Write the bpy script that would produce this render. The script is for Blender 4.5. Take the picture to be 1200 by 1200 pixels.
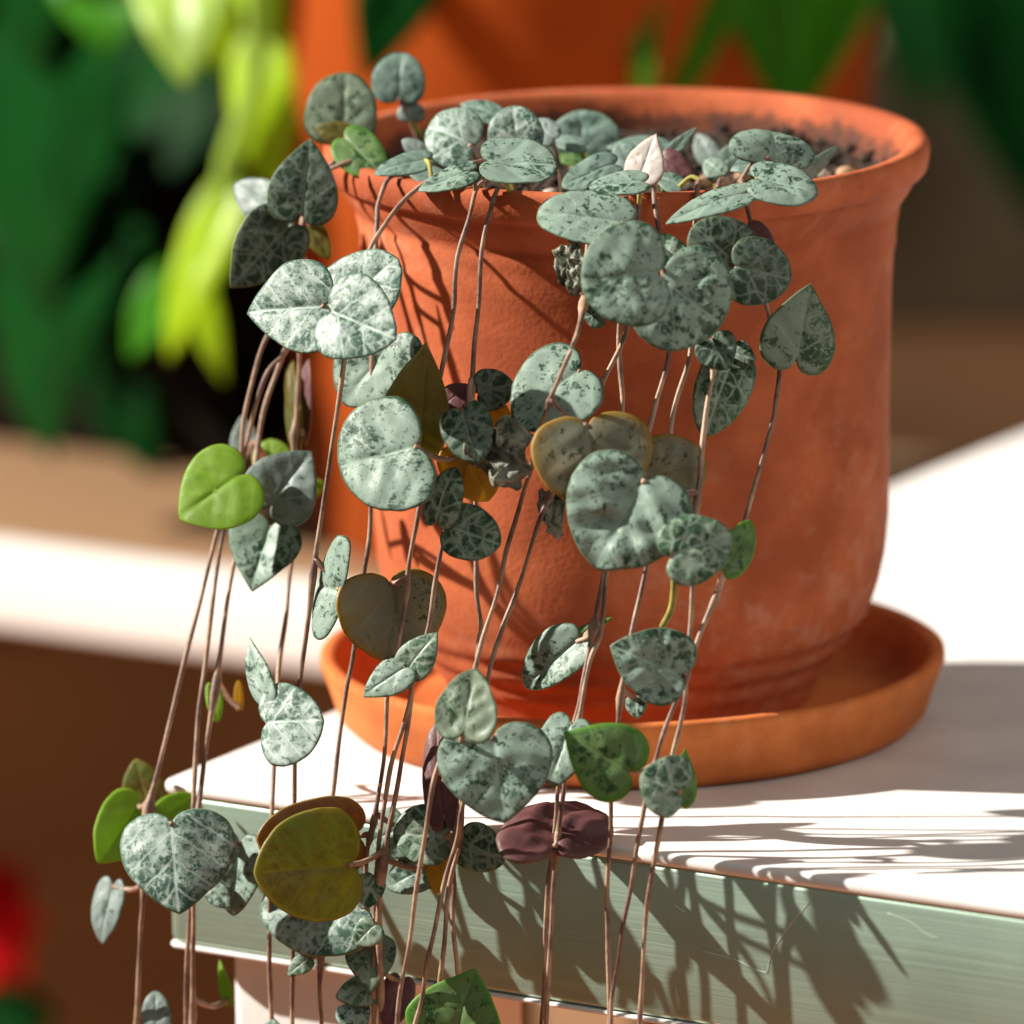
import bpy, bmesh, math, random
from mathutils import Vector, noise
random.seed(7)
S = 0.01                      # the script works in centimetres; the scene is in metres
scene = bpy.context.scene
for o in list(bpy.data.objects): bpy.data.objects.remove(o)

# ------------------------------------------------------------------ camera
FOV = math.radians(7.0); DIST = 181.0; PITCH = math.radians(12.9); ROLL = math.radians(0.8)
TGT = Vector((-2.56, 0, 4.65))
FWD = Vector((0, math.cos(PITCH), -math.sin(PITCH)))
R0 = Vector((1, 0, 0)); U0 = R0.cross(FWD)
RGT = R0*math.cos(ROLL) + U0*math.sin(-ROLL)*-1*-1
UPV = RGT.cross(FWD)
CAM = TGT - FWD*DIST
FPX = 600/math.tan(FOV/2)
def at(x, y, Y):
    """photo pixel + depth (cm behind the pot's axis) -> point in cm"""
    d = FWD*FPX + RGT*(x-600) + UPV*(600-y)
    return CAM + d*((Y-CAM.y)/d.y)
def atz(x, y, z):
    d = FWD*FPX + RGT*(x-600) + UPV*(600-y)
    return CAM + d*((z-CAM.z)/d.z)
cam = bpy.data.cameras.new('camera'); camo = bpy.data.objects.new('camera', cam)
scene.collection.objects.link(camo); scene.camera = camo
from mathutils import Matrix
m = Matrix((RGT, UPV, -FWD)).transposed().to_4x4(); m.translation = CAM*S
camo.matrix_world = m
cam.sensor_width = 36; cam.lens = 18/math.tan(FOV/2)
cam.clip_start = 0.05; cam.clip_end = 50
cam.dof.use_dof = True; cam.dof.focus_distance = (DIST-8.6)*S
cam.dof.aperture_fstop = cam.lens/30.0

# ------------------------------------------------------------------ light
# low sunlight entering the room from the left (a small, far, strong lamp), soft warm room light from the front right
SUN_EL = math.radians(33); SUN_AZ = math.radians(-5)
sdir = Vector((-math.cos(SUN_AZ)*math.cos(SUN_EL), -math.sin(SUN_AZ)*math.cos(SUN_EL), math.sin(SUN_EL)))
sl = bpy.data.lights.new('sunlight', 'SPOT'); so = bpy.data.objects.new('sunlight', sl); scene.collection.objects.link(so)
sl.energy = 3000; sl.shadow_soft_size = 0.034; sl.color = (1, 0.93, 0.83); sl.spot_size = math.radians(22); sl.spot_blend = 0.25
so.rotation_euler = sdir.to_track_quat('Z', 'Y').to_euler(); so.location = sdir*5.0 + Vector((0, .18, 0))
al = bpy.data.lights.new('room_light', 'AREA'); ao = bpy.data.objects.new('room_light', al); scene.collection.objects.link(ao)
al.energy = 19; al.shape = 'RECTANGLE'; al.size = 1.6; al.size_y = 1.3; al.color = (1, .93, .82)
ad = Vector((.62, -.62, .60)).normalized(); ao.location = ad*2.6; ao.rotation_euler = ad.to_track_quat('Z', 'Y').to_euler()
w = bpy.data.worlds.new('World'); scene.world = w; w.use_nodes = True
bg = w.node_tree.nodes['Background']; bg.inputs[0].default_value = (1, .955, .88, 1); bg.inputs[1].default_value = 0.18
scene.view_settings.view_transform = 'Standard'; scene.view_settings.look = 'None'
scene.view_settings.exposure = 0.0; scene.view_settings.gamma = 1
scene.render.resolution_x = scene.render.resolution_y = 1024

# ------------------------------------------------------------------ material helpers
class NT:
    def __init__(s, name):
        s.m = bpy.data.materials.new(name); s.m.use_nodes = True; s.t = s.m.node_tree
        s.b = s.t.nodes['Principled BSDF']; s.out = s.t.nodes['Material Output']
    def n(s, typ, **kw):
        x = s.t.nodes.new('ShaderNode'+typ)
        for k, v in kw.items():
            if hasattr(x, k): setattr(x, k, v)
            else: x.inputs[k].default_value = v
        return x
    def l(s, a, b): s.t.links.new(a, b)
    def val(s, v, sock):
        if hasattr(v, 'is_linked') or hasattr(v, 'links'): s.l(v, sock)
        else: sock.default_value = v
    def math(s, op, a, b=0.0, c=None):
        x = s.t.nodes.new('ShaderNodeMath'); x.operation = op
        s.val(a, x.inputs[0]); s.val(b, x.inputs[1])
        if c is not None: s.val(c, x.inputs[2])
        return x.outputs[0]
    def step(s, v, lo, hi, a=0.0, b=1.0):
        x = s.t.nodes.new('ShaderNodeMapRange'); x.interpolation_type = 'SMOOTHSTEP'
        s.val(v, x.inputs[0])
        for i, q in enumerate((lo, hi, a, b)): s.val(q, x.inputs[i+1])
        return x.outputs[0]
    def mix(s, f, a, b, blend='MIX'):
        x = s.t.nodes.new('ShaderNodeMix'); x.data_type = 'RGBA'; x.blend_type = blend
        s.val(f, x.inputs[0])
        for v, k in ((a, 6), (b, 7)):
            if isinstance(v, tuple): x.inputs[k].default_value = (*v, 1)
            else: s.l(v, x.inputs[k])
        return x.outputs[2]
    def noise(s, vec, scale, detail=3, rough=0.55):
        x = s.t.nodes.new('ShaderNodeTexNoise'); x.inputs['Scale'].default_value = scale
        x.inputs['Detail'].default_value = detail; x.inputs['Roughness'].default_value = rough
        if vec is not None: s.l(vec, x.inputs['Vector'])
        return x.outputs[0]
    def bump(s, h, strength, dist):
        x = s.t.nodes.new('ShaderNodeBump'); x.inputs['Strength'].default_value = strength
        x.inputs['Distance'].default_value = dist; s.l(h, x.inputs['Height']); s.l(x.outputs[0], s.b.inputs['Normal'])
    def col(s, c):
        if isinstance(c, tuple): s.b.inputs['Base Color'].default_value = (*c, 1)
        else: s.l(c, s.b.inputs['Base Color'])
    def rough(s, v): s.val(v, s.b.inputs['Roughness'])
    def pos(s): return s.n('NewGeometry').outputs['Position']
    def obj(s): return s.n('TexCoord').outputs['Object']

def simple(name, c, rough=0.6, var=0.25, scale=20, bump=0.0):
    M = NT(name); p = M.obj(); f = M.noise(p, scale, 4)
    M.col(M.mix(M.step(f, .3, .7), tuple(x*(1-var) for x in c), tuple(min(1, x*(1+var)) for x in c)))
    M.rough(rough); M.b.inputs['Specular IOR Level'].default_value = .1
    if bump: M.bump(M.noise(p, scale*6, 4), bump, .001)
    return M.m

def terracotta(name, c, stain=True, pale=0.5):
    M = NT(name); p = M.obj()
    f1 = M.noise(p, 35, 5, .6); f2 = M.noise(p, 160, 4, .6); f3 = M.noise(p, 900, 3)
    dk = tuple(x*.70 for x in c); lt = (min(1, c[0]*1.16), c[1]*1.35, c[2]*1.5)
    k = M.mix(M.step(f1, .32, .7), dk, lt)
    f4 = M.noise(p, 14, 3, .5)
    k = M.mix(M.math('MULTIPLY', M.math('MULTIPLY', M.step(M.math('ADD', f2, M.math('MULTIPLY', f1, .6)), .78, 1.0), M.step(f4, .38, .62)), pale*1.8), k, (.62, .40, .29))
    k = M.mix(M.math('MULTIPLY', M.step(f3, .6, .75), .35), k, tuple(x*.45 for x in c))
    if stain:   # water stains and soil on the inner wall
        a = M.n('Attribute'); a.attribute_name = 'inner'
        zz = M.n('SeparateXYZ'); M.l(p, zz.inputs[0])
        hi = M.step(zz.outputs[2], .121, .1275, .30, -.12)
        s = M.math('MULTIPLY', M.math('MULTIPLY', M.step(M.math('ADD', M.math('ADD', M.math('MULTIPLY', f2, .8), M.math('MULTIPLY', f3, .45)), hi), .62, .90), a.outputs['Fac']), .85)
        k = M.mix(s, k, (.045, .022, .014))
    M.col(k); M.rough(.82)
    M.b.inputs['Specular IOR Level'].default_value = .3
    h = M.math('ADD', M.math('MULTIPLY', f2, .45), M.math('MULTIPLY', f3, .75))
    M.bump(h, .2, .001)
    return M.m

def leaf_mat(name, base, dark, cover, net=0.0, rim=None, rimw=.6, trans=.15, tcol=None, spots=2.6, tint=None, rough=.47, mid=.5, midcol=None, bump=.10, edge=None):
    """base colour between the blotches, dark blotch colour, cover 0..1 share of dark specks, mid 0..1 share of half-dark mottling, net 0..1 how strongly pale veins cut both"""
    M = NT(name)
    uv = M.n('UVMap').outputs[0]; info = M.n('ObjectInfo').outputs['Random']
    off = M.n('CombineXYZ'); M.l(M.math('MULTIPLY', info, 77.0), off.inputs[2]); M.l(M.math('MULTIPLY', info, 31.0), off.inputs[0])
    add = M.n('VectorMath', operation='ADD'); M.l(uv, add.inputs[0]); M.l(off.outputs[0], add.inputs[1]); p = add.outputs[0]
    wn = M.n('TexNoise'); wn.inputs['Scale'].default_value = 5; wn.inputs['Detail'].default_value = 4; M.l(p, wn.inputs['Vector'])
    sc = M.n('VectorMath', operation='MULTIPLY_ADD'); M.l(wn.outputs[1], sc.inputs[0]); sc.inputs[1].default_value = (.32, .32, 0); M.l(p, sc.inputs[2])
    vo = M.n('TexVoronoi', feature='DISTANCE_TO_EDGE'); vo.inputs['Scale'].default_value = spots; M.l(sc.outputs[0], vo.inputs['Vector'])
    d = vo.outputs['Distance']
    keep = M.step(d, .0, .17, 1-net, 1.0)
    sx = M.n('SeparateXYZ'); M.l(uv, sx.inputs[0]); av = M.math('ABSOLUTE', sx.outputs[1])
    wv = M.math('MULTIPLY', M.math('SUBTRACT', wn.outputs[0], .5), .22)
    ph = M.math('MULTIPLY', M.math('ADD', M.math('SUBTRACT', sx.outputs[0], M.math('MULTIPLY', av, .8)), wv), 10.0)
    side = M.step(M.math('SINE', ph), .90, .995, 0.0, .75)
    midr = M.step(M.math('ADD', av, M.math('MULTIPLY', wv, .12)), .012, .05, .85, 0.0)
    vein = M.math('MAXIMUM', side, midr); nv = M.math('SUBTRACT', 1.0, vein)
    keep = M.math('MULTIPLY', keep, nv)
    big = M.noise(p, .9, 2)
    bb = M.math('MULTIPLY', M.math('SUBTRACT', big, .5), .45)
    spk = M.math('ADD', M.noise(p, spots*2.4, 5, .72), bb)
    th = .74-.40*cover
    dk = M.math('MULTIPLY', M.step(spk, th, th+.03), keep)
    mt = M.math('ADD', M.noise(p, spots*1.2, 5, .68), bb)
    tm = .70-.42*mid
    md = M.math('MULTIPLY', M.step(mt, tm, tm+.13), keep)
    fine = M.noise(p, 26, 4, .7)
    b1 = M.mix(M.step(big, .3, .7), tuple(x*.86 for x in base), tuple(min(1, x*1.12) for x in base))
    if tint:
        t2 = M.noise(p, .7, 2); b1 = M.mix(M.step(t2, .42, .62), b1, tint)
    b1 = M.mix(M.math('MULTIPLY', M.step(fine, .35, .65), .3), b1, tuple(x*.66 for x in base))
    b1 = M.mix(M.math('MULTIPLY', vein, .35), b1, tuple(min(1, x*1.35) for x in base))
    mc = midcol or tuple(.42*a+.58*b for a, b in zip(base, dark))
    k = M.mix(M.math('MULTIPLY', md, .85), b1, mc)
    k = M.mix(M.math('MULTIPLY', dk, .93), k, dark)
    ra = M.n('Attribute'); ra.attribute_name = 'ring'; rg = ra.outputs['Fac']
    if rim is None: rim = tuple(x*1.5 for x in dark)
    rf = M.step(M.math('ADD', rg, M.math('MULTIPLY', M.math('SUBTRACT', spk, .5), .18)), 1-.15*rimw, 1.0)
    k = M.mix(M.math('MULTIPLY', rf, .85), k, rim)
    k = M.mix(M.step(rg, .985, .998, 0.0, .8), k, edge or tuple(.5*a+.5*b for a, b in zip(base, (.25, .26, .08))))
    M.col(k); M.rough(M.step(fine, .3, .7, rough-.07, rough+.10))
    M.b.inputs['Specular IOR Level'].default_value = .36
    h = M.math('ADD', M.math('MULTIPLY', M.step(d, 0, .3), .25), M.math('MULTIPLY', fine, .5))
    M.bump(h, bump, .0012)
    tr = M.n('BsdfTranslucent'); ms = M.n('MixShader')
    tk = M.mix(.5, k, tcol or (.30, .42, .06))
    M.l(tk, tr.inputs[0]); ms.inputs[0].default_value = trans
    M.l(M.b.outputs[0], ms.inputs[1]); M.l(tr.outputs[0], ms.inputs[2]); M.l(ms.outputs[0], M.out.inputs[0])
    return M.m

# ------------------------------------------------------------------ object helpers
ORIGIN = {}
def link(name, data, loc, parent=None):
    o = bpy.data.objects.new(name, data); scene.collection.objects.link(o)
    loc = Vector(loc); ORIGIN[o.name] = loc.copy()
    if parent:
        o.parent = parent; o.location = (loc-ORIGIN[parent.name])*S
    else: o.location = loc*S
    return o
def tag(o, label=None, cat=None, group=None, kind=None):
    if label: o['label'] = label
    if cat: o['category'] = cat
    if group: o['group'] = group
    if kind: o['kind'] = kind
    return o
def build(name, verts, faces, mats, parent=None, origin=None, smooth=True, midx=None, uvs=None, ring=None):
    """verts in world cm -> one mesh object whose origin is `origin`"""
    o0 = Vector(origin) if origin is not None else Vector((0, 0, 0))
    me = bpy.data.meshes.new(name); me.from_pydata([tuple((Vector(v)-o0)*S) for v in verts], [], faces)
    for mt in (mats if isinstance(mats, (list, tuple)) else [mats]): me.materials.append(mt)
    if smooth: me.polygons.foreach_set('use_smooth', [True]*len(me.polygons))
    if midx: me.polygons.foreach_set('material_index', midx)
    if uvs:
        ul = me.uv_layers.new(name='UVMap')
        for lp in me.loops: ul.data[lp.index].uv = uvs[lp.vertex_index]
    if ring:
        a = me.attributes.new('ring', 'FLOAT', 'POINT'); a.data.foreach_set('value', ring)
    me.update()
    return link(name, me, o0, parent)
def lathe(prof, n=128, center=(0, 0, 0), wob=0.0, seed=0.0):
    V, Fc = [], []
    k = len(prof)
    for i in range(n):
        a = 2*math.pi*i/n
        for j, (r, z) in enumerate(prof):
            rr = r + (wob*(noise.noise((math.cos(a)*1.3, math.sin(a)*1.3, z*.7+seed))) if r > .5 else 0)
            V.append((center[0]+rr*math.cos(a), center[1]+rr*math.sin(a), center[2]+z))
    for i in range(n):
        i2 = (i+1) % n
        for j in range(k-1): Fc.append((i*k+j, i2*k+j, i2*k+j+1, i*k+j+1))
    return V, Fc
def spline(pts, per=8):
    P = [Vector(p) for p in pts]
    P = [P[0]*2-P[1]] + P + [P[-1]*2-P[-2]]
    out = []
    for i in range(1, len(P)-2):
        a, b, c, d = P[i-1:i+3]
        for s in range(per):
            t = s/per
            out.append(.5*((2*b)+(c-a)*t+(2*a-5*b+4*c-d)*t*t+(3*b-a-3*c+d)*t*t*t))
    out.append(P[-2]); return out
def tube(path, rad, seg=8, V=None, Fc=None, caps=True):
    """append a tube along path (Vectors, cm); rad number or list"""
    if V is None: V, Fc = [], []
    n = len(path); base = len(V); up = Vector((.3, .8, .52)).normalized()
    for i, p in enumerate(path):
        t = (path[min(i+1, n-1)]-path[max(i-1, 0)]).normalized()
        a = t.cross(up); a.normalize(); b = t.cross(a)
        r = rad[i] if isinstance(rad, list) else rad
        for s in range(seg):
            q = 2*math.pi*s/seg; V.append(p+(a*math.cos(q)+b*math.sin(q))*r)
    for i in range(n-1):
        for s in range(seg):
            s2 = (s+1) % seg
            Fc.append((base+i*seg+s, base+i*seg+s2, base+(i+1)*seg+s2, base+(i+1)*seg+s))
    if caps:
        Fc.append(tuple(base+s for s in range(seg))[::-1]); Fc.append(tuple(base+(n-1)*seg+s for s in range(seg)))
    return V, Fc
def boxmesh(name, corners, z0, z1, mat, parent, origin, bev=.15, seg=3, corner_r=None):
    """prism over a plan polygon (cm) with bevelled edges"""
    bm = bmesh.new(); o0 = Vector(origin)
    vs = [bm.verts.new((Vector((x, y, z0))-o0)*S) for x, y in corners]
    f = bm.faces.new(vs); r = bmesh.ops.extrude_face_region(bm, geom=[f])
    bmesh.ops.translate(bm, vec=(0, 0, (z1-z0)*S), verts=[g for g in r['geom'] if isinstance(g, bmesh.types.BMVert)])
    bmesh.ops.recalc_face_normals(bm, faces=bm.faces)
    if corner_r:
        ed = [e for e in bm.edges if abs(e.verts[0].co.z-e.verts[1].co.z) > 1e-6]
        bmesh.ops.bevel(bm, geom=ed, offset=corner_r*S, segments=6, affect='EDGES', profile=.5)
    if bev:
        ed = [e for e in bm.edges if abs(e.verts[0].co.z-e.verts[1].co.z) < 1e-6]
        bmesh.ops.bevel(bm, geom=ed, offset=bev*S, segments=seg, affect='EDGES', profile=.5)
    me = bpy.data.meshes.new(name); bm.to_mesh(me); bm.free(); me.materials.append(mat)
    me.polygons.foreach_set('use_smooth', [True]*len(me.polygons)); me.update()
    try: me.set_sharp_from_angle(angle=math.radians(40))
    except Exception: pass
    return link(name, me, o0, parent)

# ------------------------------------------------------------------ setting: floor and wall far behind
floor_m = simple('brown_floor', (.64, .215, .07), .7, .25, 3)
FZ = -62
fl = build('floor', [(-400, -150, FZ), (400, -150, FZ), (400, 320, FZ), (-400, 320, FZ)], [(0, 1, 2, 3)], floor_m, smooth=False); tag(fl, kind='structure')
wall_m = simple('wall_shade_toned', (.012, .010, .008), .9, .3, 2)  # deep shade of the background is put into this near-black colour
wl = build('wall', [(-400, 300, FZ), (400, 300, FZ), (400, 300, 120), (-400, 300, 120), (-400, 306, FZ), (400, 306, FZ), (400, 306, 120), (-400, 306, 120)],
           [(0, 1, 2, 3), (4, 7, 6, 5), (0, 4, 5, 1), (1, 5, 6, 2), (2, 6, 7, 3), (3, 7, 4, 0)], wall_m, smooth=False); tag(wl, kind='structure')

# ------------------------------------------------------------------ white table with a brushed metal edge
TH = math.radians(31.5)
CORN = atz(186, 914, 0)
E1 = Vector((math.cos(TH), -math.sin(TH), 0)); E2 = Vector((math.sin(TH), math.cos(TH), 0)); NRM = Vector((-math.sin(TH), -math.cos(TH), 0))
def plan(a, b): q = CORN + E1*a + E2*b; return (q.x, q.y)
M = NT('white_laminate'); p = M.obj(); f = M.noise(p, 60, 4); g = M.noise(p, 2500, 2)
M.col(M.mix(M.step(f, .3, .7), (.72, .71, .70), (.80, .79, .775))); M.rough(M.step(f, .3, .7, .34, .46)); M.bump(g, .15, .0003)
lam = M.m
M = NT('brushed_metal'); p = M.obj()
mp = M.n('Mapping'); mp.inputs['Rotation'].default_value = (0, 0, TH); M.l(p, mp.inputs[0])
mp2 = M.n('Mapping'); mp2.inputs['Scale'].default_value = (6, 400, 2600); M.l(mp.outputs[0], mp2.inputs[0])
br = M.noise(mp2.outputs[0], 1.0, 5, .7); cl = M.noise(p, 45, 4)
M.col(M.mix(M.step(cl, .3, .7), (.40, .55, .45), (.46, .62, .51)))  # green tint of plants mirrored in the metal is put into its base colour
M.b.inputs['Metallic'].default_value = .72; M.rough(M.step(br, .3, .7, .33, .5)); M.bump(br, .12, .0004)
metal = M.m
table = link('table', None, (CORN.x, CORN.y, FZ)); tag(table, 'white table corner with brushed metal edge under the terracotta pot and saucer', 'table')
top = boxmesh('tabletop', [plan(0, 0), plan(75, 0), plan(75, 60), plan(0, 60)], -.30, 0, lam, table, (CORN.x, CORN.y, -.3), .13, 4, .35)
bnd = boxmesh('metal_edge', [plan(.06, .06), plan(74.9, .06), plan(74.9, 59.9), plan(.06, 59.9)], -3.55, -.28, metal, table, (CORN.x, CORN.y, -3.5), .12, 3, .35)
boxmesh('edge_trim', [plan(.03, .03), plan(74.97, .03), plan(74.97, 59.97), plan(.03, 59.97)], -3.68, -3.57, lam, table, (CORN.x, CORN.y, -3.7), .06, 2, .35)
lc = atz(274, 1180, -4.5)
for a, b in ((1.1, .9), (69, .9), (1.1, 54), (69, 54)):
    boxmesh('leg', [plan(a, b), plan(a+4.6, b), plan(a+4.6, b+4.6), plan(a, b+4.6)], FZ, -3.74, lam, table, (*plan(a, b), FZ), 0, 2, .3)
# scratches in the metal edge
scr = simple('scratch', (.62, .70, .62), .35, .1)
for pts in (((949, 1056), (925, 1085), (905, 1115), (899, 1140)), ((820, 1114), (860, 1124), (885, 1136), (899, 1140)), ((1040, 1070), (1066, 1080), (1085, 1094), (1100, 1100)), ((790, 1060), (798, 1066), (803, 1069))):
    q = []
    for x, y in pts:
        d = FWD*FPX + RGT*(x-600) + UPV*(600-y); c0 = CORN + NRM*-.055
        t = (c0-CAM).dot(NRM)/d.dot(NRM); q.append(CAM+d*t)
    V, Fc = tube(spline(q, 6), .006, 5); build('scratch', V, Fc, scr, bnd, q[0])

# ------------------------------------------------------------------ saucer and pot
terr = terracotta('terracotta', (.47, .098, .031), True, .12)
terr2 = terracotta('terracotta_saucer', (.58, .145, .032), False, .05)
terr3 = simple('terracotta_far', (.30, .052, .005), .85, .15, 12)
V, Fc = lathe([(0, 0), (5.6, 0), (6.15, .06), (6.4, .3), (6.62, 1.0), (6.78, 1.42), (6.77, 1.54), (6.68, 1.6), (6.5, 1.58), (6.38, 1.48), (6.2, 1.0), (6.05, .7), (5.8, .52), (4.6, .46), (4.5, .46), (0, .44)], 160, (0, 0, .01), .03, 3)
sa = build('plant_saucer', V, Fc, terr2, None, (0, 0, 0)); tag(sa, 'round shallow terracotta saucer on the white table under the pot', 'saucer')
POT = [(0, .5), (3.7, .5), (3.83, .56), (3.98, .85), (4.18, 1.2), (4.40, 1.40), (4.38, 1.52), (4.54, 1.72), (4.78, 1.95), (4.76, 2.06), (4.95, 2.28), (5.13, 2.48), (5.14, 2.60), (5.26, 2.85), (5.38, 3.2), (5.5, 3.8), (5.56, 4.6), (5.60, 5.6),
       (5.62, 7.0), (5.64, 8.4), (5.67, 9.6), (5.70, 10.3), (5.76, 10.60), (5.745, 10.78), (5.77, 11.0), (5.83, 11.26), (5.80, 11.36), (5.90, 11.52), (6.06, 11.74), (6.16, 11.95), (6.19, 12.05), (6.22, 12.09), (6.37, 12.12), (6.44, 12.2), (6.5, 12.5), (6.49, 12.70), (6.42, 12.80), (6.26, 12.82), (6.08, 12.76),
       (5.98, 12.6), (5.86, 12.2), (5.72, 11.6), (5.55, 11.0), (5.3, 9), (0, 9)]
V, Fc = lathe(POT, 192, (0, 0, 0), .035, 1)
pot = build('terracotta_pot', V, Fc, terr, None, (0, 0, 0)); tag(pot, 'terracotta pot with flared rim holding the trailing heart leaved plant', 'pot')
a = pot.data.attributes.new('inner', 'FLOAT', 'POINT')
a.data.foreach_set('value', [1.0 if (k % len(POT)) >= 39 else 0.0 for k in range(len(V))])
OUT = POT[2:36]
def pot_r(z):
    if z < 1.65: return 6.8
    if z > 12.8: return 0
    for (r0, z0), (r1, z1) in zip(OUT, OUT[1:]):
        if z0 <= z <= z1 and z1 > z0: return r0+(r1-r0)*(z-z0)/(z1-z0)
    return 6.5

# soil: one heaped mass of crumbs
M = NT('potting_soil'); p = M.obj(); f = M.noise(p, 300, 5, .7); g = M.noise(p, 90, 3)
M.col(M.mix(M.step(f, .4, .62), (.012, .007, .005), (.075, .042, .026))); M.rough(.95); M.bump(f, .8, .002); soil_m = M.m
V, Fc = [], []; nr, ns = 26, 90; V.append((0, 0, 12.0))
for i in range(1, nr+1):
    for j in range(ns):
        r = 5.78*i/nr; t = 2*math.pi*j/ns; x, y = r*math.cos(t), r*math.sin(t)
        V.append((x, y, 11.9+.28*noise.noise((x*1.1, y*1.1, 0))+.2*noise.noise((x*3, y*3, 4))+.1*noise.noise((x*7, y*7, 4))))
for j in range(ns): Fc.append((0, 1+j, 1+(j+1) % ns))
for i in range(nr-1):
    for j in range(ns): Fc.append((1+i*ns+j, 1+(i+1)*ns+j, 1+(i+1)*ns+(j+1) % ns, 1+i*ns+(j+1) % ns))
ico = bmesh.new(); bmesh.ops.create_icosphere(ico, subdivisions=2, radius=1); icoV = [v.co.copy() for v in ico.verts]; icoF = [tuple(v.index for v in f.verts) for f in ico.faces]; ico.free()
def lump(c, r, sd, V, Fc, flat=.75, amp=.35):
    b = len(V)
    for v in icoV:
        k = r*(1+amp*noise.noise(v*1.4+Vector((sd, sd*.7, 0)))); V.append((c[0]+v.x*k, c[1]+v.y*k, c[2]+v.z*k*flat))
    Fc.extend(tuple(b+i for i in f) for f in icoF)
for i in range(420):
    r = 5.6*math.sqrt(random.random()); t = random.uniform(0, 6.283)
    lump((r*math.cos(t), r*math.sin(t), 11.95+random.uniform(-.05, .22)), random.uniform(.05, .2), i*3.1, V, Fc)
soil = build('potting_soil', V, Fc, soil_m, None, (0, 0, 11.5)); tag(soil, 'dark brown crumbly potting soil inside the terracotta pot', 'soil', kind='stuff')
pebs = [simple('pebble_tan', (.42, .27, .16), .7, .3, 200, .3), simple('pebble_pale', (.55, .47, .40), .7, .3, 200, .3)]
for i, (x, y) in enumerate(((775, 216), (795, 214), (826, 212), (770, 222), (992, 203), (962, 206), (680, 196), (760, 226), (847, 214), (645, 226), (735, 205), (705, 214), (870, 205))):
    c = atz(x, y, 12.15); V, Fc = [], []; lump((c.x, c.y, 12.12), random.uniform(.16, .25), 50+i*2.3, V, Fc, .8, .25)
    if math.hypot(c.x, c.y) > 5.4: continue
    tag(build('pebble', V, Fc, pebs[i % 2], None, (c.x, c.y, 11.9)), 'small tan pebble lying on the dark soil inside the pot', 'pebble', 'pebbles on the potting soil')

# ------------------------------------------------------------------ trailing plant
MAT = {
 'S': leaf_mat('leaf_silver', (.275, .385, .320), (.012, .050, .024), .50, .35, spots=2.7, mid=.46),
 'M': leaf_mat('leaf_mottled', (.46, .57, .52), (.026, .085, .058), .60, .5, spots=3.2, mid=.84, midcol=(.17, .26, .21)),
 'N': leaf_mat('leaf_netted', (.33, .43, .345), (.016, .060, .028), .60, .9, spots=3.0, mid=.95, midcol=(.075, .16, .085)),
 'D': leaf_mat('leaf_dark_netted', (.165, .22, .175), (.008, .032, .015), .68, .9, spots=3.2, mid=.9, midcol=(.035, .075, .042), rim=(.02, .05, .015)),
 'G': leaf_mat('leaf_grey', (.25, .32, .30), (.03, .065, .05), .34, .5, mid=.55),
 'B': leaf_mat('leaf_bronze_silver', (.235, .245, .175), (.022, .035, .015), .40, .2, rim=(.34, .19, .02), rimw=1.3, trans=.34, tint=(.26, .22, .11), tcol=(.7, .42, .04), spots=2.8, mid=.25, edge=(.42, .27, .05)),
 'H': leaf_mat('leaf_silver_green', (.215, .285, .205), (.016, .055, .020), .52, .4, spots=2.4, mid=.35, rim=(.03, .075, .02), rimw=.9),
 'L': leaf_mat('leaf_lime', (.24, .42, .035), (.13, .29, .022), .2, .2, rim=(.33, .52, .06), trans=.5, tcol=(.42, .75, .02), spots=2, mid=.3),
 'O': leaf_mat('leaf_olive', (.185, .155, .026), (.085, .055, .016), .42, .2, rim=(.34, .28, .06), trans=.55, tcol=(.50, .48, .02), spots=2.6, tint=(.12, .19, .03), mid=.62),
 'Q': leaf_mat('leaf_bronze', (.21, .105, .028), (.10, .045, .016), .35, .2, rim=(.30, .20, .05), trans=.35, tcol=(.6, .28, .03), spots=2.2, mid=.5),
 'Y': leaf_mat('leaf_yellow', (.48, .33, .03), (.28, .22, .02), .2, .2, rim=(.45, .30, .05), trans=.6, tcol=(.9, .62, .03), spots=2),
 'P': leaf_mat('leaf_purple', (.15, .062, .066), (.075, .030, .035), .2, .2, rim=(.20, .10, .09), trans=.15, tcol=(.4, .12, .08), spots=1.6),
 'E': leaf_mat('leaf_green', (.15, .26, .09), (.012, .060, .016), .50, .4, rim=(.09, .26, .02), rimw=1.8, trans=.28, tcol=(.2, .5, .03), spots=2.4, mid=.5, edge=(.16, .34, .04)),
 'K': leaf_mat('leaf_pinkish', (.62, .56, .52), (.30, .22, .17), .22, .3, rim=(.40, .22, .17), trans=.2),
 'T': leaf_mat('leaf_teal', (.20, .30, .255), (.016, .055, .042), .40, .6, rim=(.06, .12, .08), mid=.6),
 'X': leaf_mat('leaf_dried', (.30, .33, .26), (.06, .055, .035), .55, .3, rim=(.10, .075, .05), trans=.05, spots=3, bump=.5),
 'U': leaf_mat('leaf_underside', (.20, .21, .12), (.15, .10, .09), .3, .1, trans=.15, spots=1.5),
}
ROUGH = {'X': 1}
HALF_P = [(1.0, 0), (.91, .075), (.78, .185), (.61, .325), (.40, .45), (.17, .50), (-.04, .445), (-.155, .30), (-.165, .15), (-.10, .04), (0, 0)]
HALF_R = [(1.0, 0), (.985, .16), (.90, .31), (.73, .43), (.48, .495), (.22, .495), (.0, .43), (-.125, .29), (-.14, .145), (-.085, .04), (0, 0)]
CU = .40
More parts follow.
